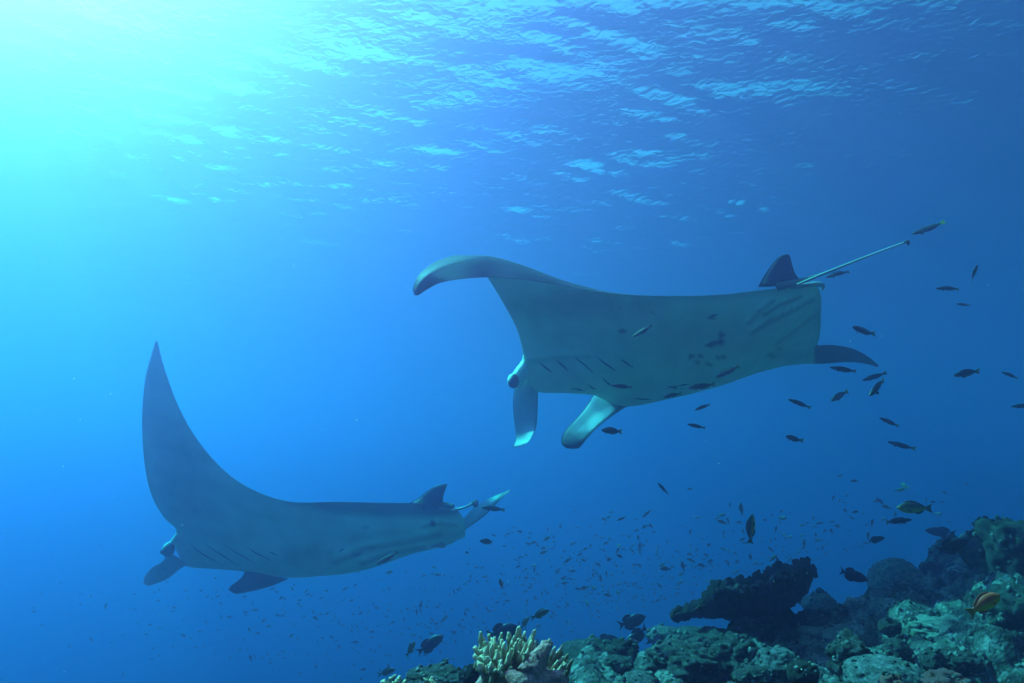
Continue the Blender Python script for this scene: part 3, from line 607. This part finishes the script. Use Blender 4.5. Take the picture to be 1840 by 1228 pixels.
# ================= fish
def fish_meshes(kind,bend=0):
    K={ # x along the body 0 nose .. 1 tail root: upper, lower outline, half width
     'wrasse':dict(x=[0,.04,.15,.3,.5,.7,.85,.93,1],up=[.0,.035,.072,.092,.096,.085,.06,.045,.045],lo=[.0,.03,.065,.085,.090,.08,.055,.043,.04],w=[0,.03,.055,.065,.065,.05,.03,.018,.006],tail=[(0,.045),(.10,.075),(.19,.095),(.15,.03),(.15,-.03),(.19,-.095),(.10,-.075),(0,-.04)],dors=(.28,.88,.035),anal=(.5,.88,.03)),
     'trigger':dict(x=[0,.05,.18,.35,.5,.65,.8,.92,1],up=[.0,.06,.17,.24,.25,.21,.13,.06,.055],lo=[.0,.06,.16,.235,.26,.22,.13,.06,.05],w=[0,.04,.07,.085,.085,.07,.045,.022,.008],tail=[(0,.055),(.08,.10),(.24,.20),(.14,.05),(.14,-.05),(.24,-.20),(.08,-.10),(0,-.05)],dors=(.55,.93,.16),anal=(.55,.93,.16)),
     'anthias':dict(x=[0,.05,.18,.35,.5,.65,.8,.92,1],up=[.0,.06,.15,.19,.185,.15,.10,.06,.05],lo=[.0,.05,.12,.16,.165,.14,.085,.05,.045],w=[0,.04,.07,.08,.075,.06,.035,.02,.008],tail=[(0,.05),(.09,.10),(.27,.19),(.13,.04),(.13,-.04),(.27,-.19),(.09,-.10),(0,-.045)],dors=(.25,.88,.07),anal=(.55,.85,.07)),
     'grouper':dict(x=[0,.05,.18,.35,.5,.65,.8,.92,1],up=[.01,.06,.15,.20,.205,.175,.11,.07,.065],lo=[.01,.06,.13,.165,.17,.145,.095,.06,.055],w=[0,.05,.08,.09,.085,.07,.04,.022,.01],tail=[(0,.06),(.09,.10),(.22,.16),(.17,.05),(.17,-.05),(.22,-.16),(.09,-.10),(0,-.055)],dors=(.25,.9,.05),anal=(.6,.88,.06)),
    }[kind]
    xs_=np.linspace(0,1,22)**1.15; up=np.interp(xs_,K['x'],K['up']); lo=np.interp(xs_,K['x'],K['lo']); w=np.interp(xs_,K['x'],K['w'])
    sm=lambda a: np.convolve(np.pad(a,1,'edge'),[.25,.5,.25],'valid')
    up,lo,w=sm(up),sm(lo),sm(w); up[0]=lo[0]=.012; w[0]=.008
    k=12; V=[];F=[]
    for i in range(22):
        for j in range(k):
            a=2*math.pi*j/k; z=math.sin(a); V.append((.5-xs_[i], w[i]*np.sign(math.cos(a))*abs(math.cos(a))**.85, (up[i] if z>0 else lo[i])*z))
    for i in range(21):
        for j in range(k): F.append((i*k+j,(i+1)*k+j,(i+1)*k+(j+1)%k,i*k+(j+1)%k))
    F.append(tuple(range(k))); F.append(tuple(range(21*k,22*k))[::-1])
    def fin(pts,th=.005):
        n=len(pts); v=[(x,th,z) for x,z in pts]+[(x,-th,z) for x,z in pts]; f=[tuple(range(n)),tuple(range(n,2*n))[::-1]]+[(i,i+n,(i+1)%n+n,(i+1)%n) for i in range(n)]; return np.array(v),f
    t=fin([(-.5-x+.02,z) for x,z in K['tail']])
    def long_fin(a,b,h,sgn):
        xx=np.linspace(a,b,9); o=np.interp(xx,xs_,up if sgn>0 else lo)
        hh=h*np.sin(np.pi*np.clip((xx-a)/(b-a)*.8+.12,0,1))**.6*(1 if kind!='trigger' else np.linspace(.5,1.2,9))
        return fin([(.5-x,sgn*(q*.85)) for x,q in zip(xx,o)]+[(.5-x-(.05 if kind=='trigger' else .02),sgn*(q+e)) for x,q,e in list(zip(xx,o,hh))[::-1]])
    dn=long_fin(*K['dors'],1); an=long_fin(*K['anal'],-1)
    pf=fin([(.22,-.05),(.12,-.02),(.08,-.09),(.14,-.12)],.004)
    V=np.array(V)
    body=pymesh('fish_body',V,F)
    parts={'tail_fin':pymesh('tail_fin',t[0],t[1],False),'dorsal_fin':pymesh('dorsal_fin',dn[0],dn[1],False),'anal_fin':pymesh('anal_fin',an[0],an[1],False)}
    pfs=[]
    for s in (1,-1):
        v=pf[0].copy(); wv=np.interp(.32,K['x'],K['w']); v[:,1]=v[:,1]*.6+s*(wv*.8+ (0.22-v[:,0])*.35); pfs.append(pymesh('pectoral_fin',v,pf[1],False))
    ex=np.interp(.13,xs_,w); EV,EF=ball(.02 if kind!='wrasse' else .014,2)
    eyes=[pymesh('eye',EV+np.array([.38,s*ex*.92,.035 if kind!='trigger' else .06]),EF) for s in (1,-1)]
    allv=[V];allf=[tuple(f) for f in F];o=len(V)
    for (v,f) in (t,dn,an): allv.append(v); allf+=[tuple(i+o for i in q) for q in f]; o+=len(v)
    tiny=pymesh('small_fish',np.concatenate(allv),allf)
    if bend:
        for me in [body,tiny]+list(parts.values()):
            for v in me.vertices:
                x=.15-v.co.x
                if x>0: v.co.y+=bend*x*x
    return body,parts,pfs,eyes,tiny
def fish_mat(name,back,belly,rough=.45,stripe=None):
    m=bpy.data.materials.new(name); m.use_nodes=True; nt=m.node_tree; b=nt.nodes['Principled BSDF']; N=nt.nodes.new; L=nt.links.new
    tc=N('ShaderNodeTexCoord'); sx=N('ShaderNodeSeparateXYZ'); L(tc.outputs['Object'],sx.inputs[0])
    nz=N('ShaderNodeTexNoise'); nz.inputs['Scale'].default_value=9; L(tc.outputs['Object'],nz.inputs['Vector'])
    ad=N('ShaderNodeMath'); ad.operation='MULTIPLY_ADD'; L(nz.outputs[0],ad.inputs[0]); ad.inputs[1].default_value=.12; L(sx.outputs['Z'],ad.inputs[2])
    mr=N('ShaderNodeMapRange'); mr.inputs[1].default_value=-.06; mr.inputs[2].default_value=.14; L(ad.outputs[0],mr.inputs[0])
    mx=N('ShaderNodeMix'); mx.data_type='RGBA'; mx.inputs[6].default_value=(*belly,1); mx.inputs[7].default_value=(*back,1); L(mr.outputs[0],mx.inputs[0]); L(mx.outputs[2],b.inputs['Base Color'])
    b.inputs['Roughness'].default_value=rough; b.inputs['Specular IOR Level'].default_value=.35; return m
FM={k:fish_meshes(k) for k in ('wrasse','trigger','anthias','grouper')}
FB={'wrasse':[fish_meshes('wrasse',b) for b in (-.38,.3,.12)],'trigger':[fish_meshes('trigger',b) for b in (.25,-.2)]}; NB=[0]
mats={'wrasse':(fish_mat('wrasse_scales',(.012,.02,.02),(.02,.03,.025)),mat_flat('wrasse_tail',(.13,.16,.04)),mat_flat('wrasse_fin',(.02,.03,.035))),
 'trigger':(fish_mat('triggerfish_scales',(.006,.008,.014),(.008,.01,.015)),mat_flat('triggerfish_tail',(.008,.01,.018)),mat_flat('triggerfish_fin',(.01,.012,.02))),
 'grouper':(fish_mat('yellow_fish_scales',(.05,.045,.015),(.42,.36,.05)),mat_flat('yellow_fish_tail',(.10,.09,.03)),mat_flat('yellow_fish_fin',(.06,.05,.02))),
 'damsel':(fish_mat('olive_fish_scales',(.03,.035,.015),(.14,.14,.04)),mat_flat('olive_fish_tail',(.08,.09,.03)),mat_flat('olive_fish_fin',(.05,.05,.02))),
 'orange':(fish_mat('orange_fish_scales',(.42,.06,.02),(.5,.33,.03)),mat_flat('orange_fish_tail',(.3,.12,.04)),mat_flat('orange_fish_fin',(.4,.07,.03))),
 'anthias':(fish_mat('anthias_scales',(.04,.03,.03),(.06,.05,.04)),mat_flat('anthias_tail',(.05,.04,.03)),mat_flat('anthias_fin',(.05,.04,.03)))}
def orient(o,H,T,roll=0,L=None):
    H,T=Vector(H),Vector(T); X=(H-T).normalized(); Zr=Vector((0,0,1)); 
    if abs(X.z)>.85: Zr=Vector((-.9,.1,.2))
    Y=Zr.cross(X).normalized(); Zv=X.cross(Y)
    from mathutils import Matrix
    M=Matrix((X,Y,Zv)).transposed().to_4x4(); M=M@Matrix.Rotation(roll,4,'X'); o.rotation_euler=M.to_euler(); o.location=(H+T)/2; s=(H-T).length/1.12 if L is None else L; o.scale=(s,s,s)
def fish(shape,skin_,hx,hy,tx,ty,size,label,cat,group,name,yaw=0,roll=0,fat=1):
    """nose and tail pixels in the photo, real length in metres; distance follows from them"""
    lp=math.hypot(hx-tx,hy-ty); d=size*math.cos(yaw)*FPX/lp; dz=math.sin(yaw)*size/2
    H=at(hx,hy,d-dz);T=at(tx,ty,d+dz)
    root=empty(name,(H+T)/2); tag(root,label,cat,group); orient(root,H,T,roll); root.scale=(root.scale[0],root.scale[1]*fat,root.scale[2]*fat)
    NB[0]+=1; body,parts,pfs,eyes,tiny=(FM[shape] if shape not in FB or NB[0]%4==0 else FB[shape][NB[0]%len(FB[shape])]); m=mats[skin_]
    def lk(nm,me,mt,par):
        me2=me if (me.materials and me.materials[0]==mt) else (me.copy() if me.materials else me)
        if not me2.materials: me2.materials.append(mt)
        elif me2.materials[0]!=mt: me2.materials[0]=mt
        o=bpy.data.objects.new(nm,me2); C.objects.link(o); o.parent=par; return o
    b=lk('body',body,m[0],root)
    lk('tail_fin',parts['tail_fin'],m[1],root); lk('dorsal_fin',parts['dorsal_fin'],m[2],root); lk('anal_fin',parts['anal_fin'],m[2],root)
    for p in pfs: lk('pectoral_fin',p,m[2],root)
    for e in eyes: lk('eye',e,eye_m,root)
    return root
WG='slender dark wrasses around the two rays'
W=[(1635,422,1692,404,.24,'slender dark wrasse just beyond the tip of the long tail, highest of all the fish',0),
(1757,475,1744,503,.14,'dark wrasse swimming steeply upward in open water, right of the long tail',.3),
(1679,519,1722,518,.19,'level dark wrasse in open water right of the larger ray, below the steeply rising one',0),
(1717,546,1741,549,.13,'tiny thin wrasse just under the level one in open water',.2),
(1530,587,1565,601,.18,'dark wrasse with yellow-green tail, above the far wing tip of the larger ray',.2),
(1488,660,1536,668,.20,'dark wrasse with a pale flank streak right under the far wing tip',0),
(1547,685,1589,672,.18,'dark wrasse just below the point of the far wing, nose down',0),
(1561,713,1586,685,.17,'faint wrasse sloping steeply nose down below the far wing point',.3),
(1481,500,1523,486,.18,'dark wrasse tucked under the root of the long tail',0),
(1414,717,1452,731,.17,'nose-up dark wrasse, leftmost of the group under the larger ray rear half',.1),
(1492,722,1518,705,.13,'small wrasse nose down midway between the far wing tip and the nose-up one',.2),
(1578,750,1612,765,.16,'thin wrasse in open water above the lowest large one',.2),
(1592,793,1639,807,.20,'large dark wrasse, lowest of the group in open water right of the larger ray',0),
(1712,676,1752,667,.17,'dark wrasse in open water well right of the far wing tip, nose slightly down',0),
(1797,668,1829,679,.16,'dark wrasse near the photo edge, level with the far wing tip',0),
(1814,731,1856,729,.18,'dark wrasse cut off by the photo edge, lower of the two there',0),
(1233,762,1264,769,.15,'lower of the two dark wrasses below the middle of the larger ray',0),
(1247,738,1274,727,.13,'small wrasse just below the middle of the larger ray, upper of the pair there',0),
(1134,607,1169,588,.15,'dark wrasse crossing the middle of the pale belly of the larger ray',0),
(1097,693,1133,696,.16,'dark wrasse against the gill slits of the larger ray, near its mouth',0),
(1190,715,1222,707,.14,'dark wrasse overlapping the lower belly edge of the larger ray',0),
(1233,698,1280,692,.19,'long dark wrasse at the belly edge of the larger ray, middle of three',0),
(1283,680,1325,660,.18,'dark wrasse sloping nose down just beneath the dark belly spots of the larger ray',0),
(673,1016,712,994,.19,'dark wrasse under the belly of the smaller ray with a yellow tail tip',0),
(862,912,903,916,.20,'thin bent wrasse crossing the white wing tip of the smaller ray',.2),
(1181,867,1198,886,.12,'small wrasse alone in open water between the larger ray and the reef',.2),
(1107,936,1124,930,.10,'faint thin wrasse in open water above the fish school',.2),
(1153,931,1168,918,.10,'faint short wrasse rising, beside the other faint one above the school',.2)]
for hx,hy,tx,ty,s,lb,yaw in W:
    dlim=s*FPX/math.hypot(hx-tx,hy-ty)
    o=fish('wrasse','wrasse',hx,hy,tx,ty,s,lb,'fish',WG,'wrasse',yaw=yaw+((.5 if NB[0]%3==1 else -.3) if hx>1350 else -.1),roll=[.15,-.3,.0,-.2][NB[0]%4] if hx>1350 else 0,fat=1.05)
for hx,hy,tx,ty,s,lb in [(1079,773,1112,776,.13,'stubby dark wrasse below the inner head fin of the larger ray'),(860,972,887,975,.13,'stubby dark wrasse just behind the tail end of the smaller ray'),(1411,784,1434,792,.11,'stubby dark fish turned partly away below the larger ray, alone in open water')]:
    fish('wrasse','wrasse',hx,hy,tx,ty,s,lb,'fish',WG,'wrasse',yaw=.5,fat=1.5)
TG='black triggerfish above the reef'
for hx,hy,tx,ty,s,lb,fat in [
(800,1140,755,1170,.20,'black triggerfish climbing in open water left of the tan finger coral',.8),
(938,1128,882,1140,.20,'black triggerfish half hidden behind the tips of the tan finger coral',1),
(1163,1107,1117,1124,.20,'black triggerfish over the reef, topmost of the four left of the table coral',1),
(1117,1167,1158,1131,.20,'black triggerfish diving nose down onto the reef, just under the topmost one',.75),
(1113,1148,1074,1149,.17,'black triggerfish level over the mound, leftmost of the four left of the table coral',.85),
(1104,1160,1072,1166,.17,'dim triggerfish hugging the top of the dark mound below the level one',1),
(1220,1162,1168,1154,.24,'broad dark triggerfish resting low on the reef in front of the whitish coral head',.8),
(1563,1044,1512,1027,.20,'black triggerfish heading down over the gap between table coral and dome coral',.8),
(1745,970,1690,988,.15,'black triggerfish above the stepped cone, the sharpest one near the tall outcrop',.85),
(1592,966,1562,972,.15,'small dim triggerfish in the school left of the black one by the outcrop',.75),
(1659,953,1709,958,.30,'faint triggerfish further off, just above the black one by the outcrop',.7)]:
    fish('trigger','trigger',hx,hy,tx,ty,s,lb,'fish',TG,'triggerfish',fat=fat)
fish('grouper','grouper',1608,913,1668,914,.19,'yellow-bellied dark-backed fish in profile, the largest fish over the dome coral','fish','yellowish reef fish','yellow_reef_fish')
fish('grouper','grouper',1352,921,1348,972,.17,'olive yellow fish swimming straight up above the table coral','fish','yellowish reef fish','yellow_reef_fish',fat=.85)
fish('wrasse','wrasse',1642,934,1590,938,.2,'long dark slender fish right under the yellow-bellied one','fish','slender fish over the reef','slender_fish')
fish('grouper','orange',1800,1067,1746,1100,.075,'orange and yellow fish close to the camera in front of the dark outcrop','fish','orange fish','orange_reef_fish',fat=1.2)
fish('anthias','damsel',747,1152,732,1177,.09,'small olive fish rising just left of the climbing triggerfish','fish','olive reef fish','small_reef_fish')
fish('anthias','damsel',989,1096,957,1110,.11,'olive fish in profile above the tan finger coral','fish','olive reef fish','small_reef_fish')
fish('anthias','damsel',952,1108,937,1128,.10,'olive fish poking up behind the tallest finger coral tips','fish','olive reef fish','small_reef_fish')
fish('anthias','damsel',808,1183,789,1199,.08,'greenish fish low above the green mound, left of the finger coral','fish','olive reef fish','small_reef_fish')
fish('anthias','damsel',898,1039,903,1057,.07,'small upright green-tinged fish in open water above the finger coral','fish','olive reef fish','small_reef_fish')
fish('anthias','damsel',712,1203,682,1212,.11,'dim olive fish near the bottom edge above the pale coral fingertips','fish','olive reef fish','small_reef_fish')
# the school: each fish its own object, sharing three small meshes
tm=[FM[k][4] for k in ('anthias','grouper','anthias')]
tm=[t.copy() for t in tm]; 
for t,mt in zip(tm,('anthias','damsel','wrasse')): t.materials.clear(); t.materials.append(mats[mt][0])
r=np.random.default_rng(21)
def school(n,cx,cy,sx,sy,d0,d1,lab,grp,tilt=0):
    k=0
    while k<n:
        px=r.normal(cx,sx); py=r.normal(cy,sy)+(px-cx)*tilt
        if not(20<px<1835 and 840<py<1222): continue
        if px>1030 and py>1110-.28*(px-1030): continue
        d=r.uniform(d0,d1); s=r.uniform(.07,.12); a=r.normal(0,.9)+ (math.pi if r.random()<.4 else 0); v=r.normal(0,.45)+(1.2 if r.random()<.25 else 0)
        P=at(px,py,d); X_=np.array([math.cos(a)*math.cos(v),math.sin(a)*math.cos(v),math.sin(v)])
        o=bpy.data.objects.new('school_fish',tm[int(r.integers(0,3))]); C.objects.link(o); orient(o,P+X_*s/2,P-X_*s/2); tag(o,lab,'fish',grp); k+=1
school(125,1080,1030,140,50,6.5,14,'tiny fish in the hazy school hovering between the two rays and the reef','school in the middle')
school(85,1500,960,160,42,6,13,'tiny fish in the hazy school above the table and dome corals','school over the crest',-.1)
school(80,680,1110,230,55,9,17,'tiny faint fish in the blue water below the smaller ray','school low in the open water')
# the far part of the school, past counting
P=[];r2=np.random.default_rng(99)
while len(P)<900:
    px=r2.choice([r2.normal(1050,170),r2.normal(620,260),r2.normal(1450,200)]); py=r2.normal(1045,55) if px>900 else r2.normal(1110,60)
    if not(60<px<1835 and 900<py<1225) or (px>1030 and py>1130-.28*(px-1030)): continue
    P.append((px,py,r2.uniform(11,20)))
vt=tm[0]; tv=np.array([v.co[:] for v in vt.vertices]); tf=[tuple(p.vertices) for p in vt.polygons]; tv=tv[:]; vs2=[];fs2=[];o_=0
for (px,py,d) in P:
    a=r2.uniform(0,6.28); v=r2.normal(0,.5); M=np.array([[math.cos(a),-math.sin(a),0],[math.sin(a),math.cos(a),0],[0,0,1]])@np.array([[math.cos(v),0,-math.sin(v)],[0,1,0],[math.sin(v),0,math.cos(v)]])
    vs2.append(tv*r2.uniform(.07,.12)@M.T+at(px,py,d)); fs2+=[tuple(i+o_ for i in f) for f in tf]; o_+=len(tv)
fs_o=link('distant_fish_school',pymesh('distant_fish_school',np.concatenate(vs2),fs2),None,mats['anthias'][0]); tag(fs_o,kind='stuff')
# ---------------- drifting specks lit in the water
V4,F4=ball(1,1); sm_=mat_flat('speck',(.8,.85,.8)); vs_=[];fs_=[];o=0
for k in range(110):
    P=at(r.uniform(0,1840),r.uniform(380,1228),r.uniform(.9,3.5)); rr=r.uniform(.0005,.0016); vs_.append(V4*rr+P); fs_+=[tuple(i+o for i in f) for f in F4]; o+=len(V4)
sp=link('plankton',pymesh('plankton',np.concatenate(vs_),fs_),None,sm_); tag(sp,kind='stuff')
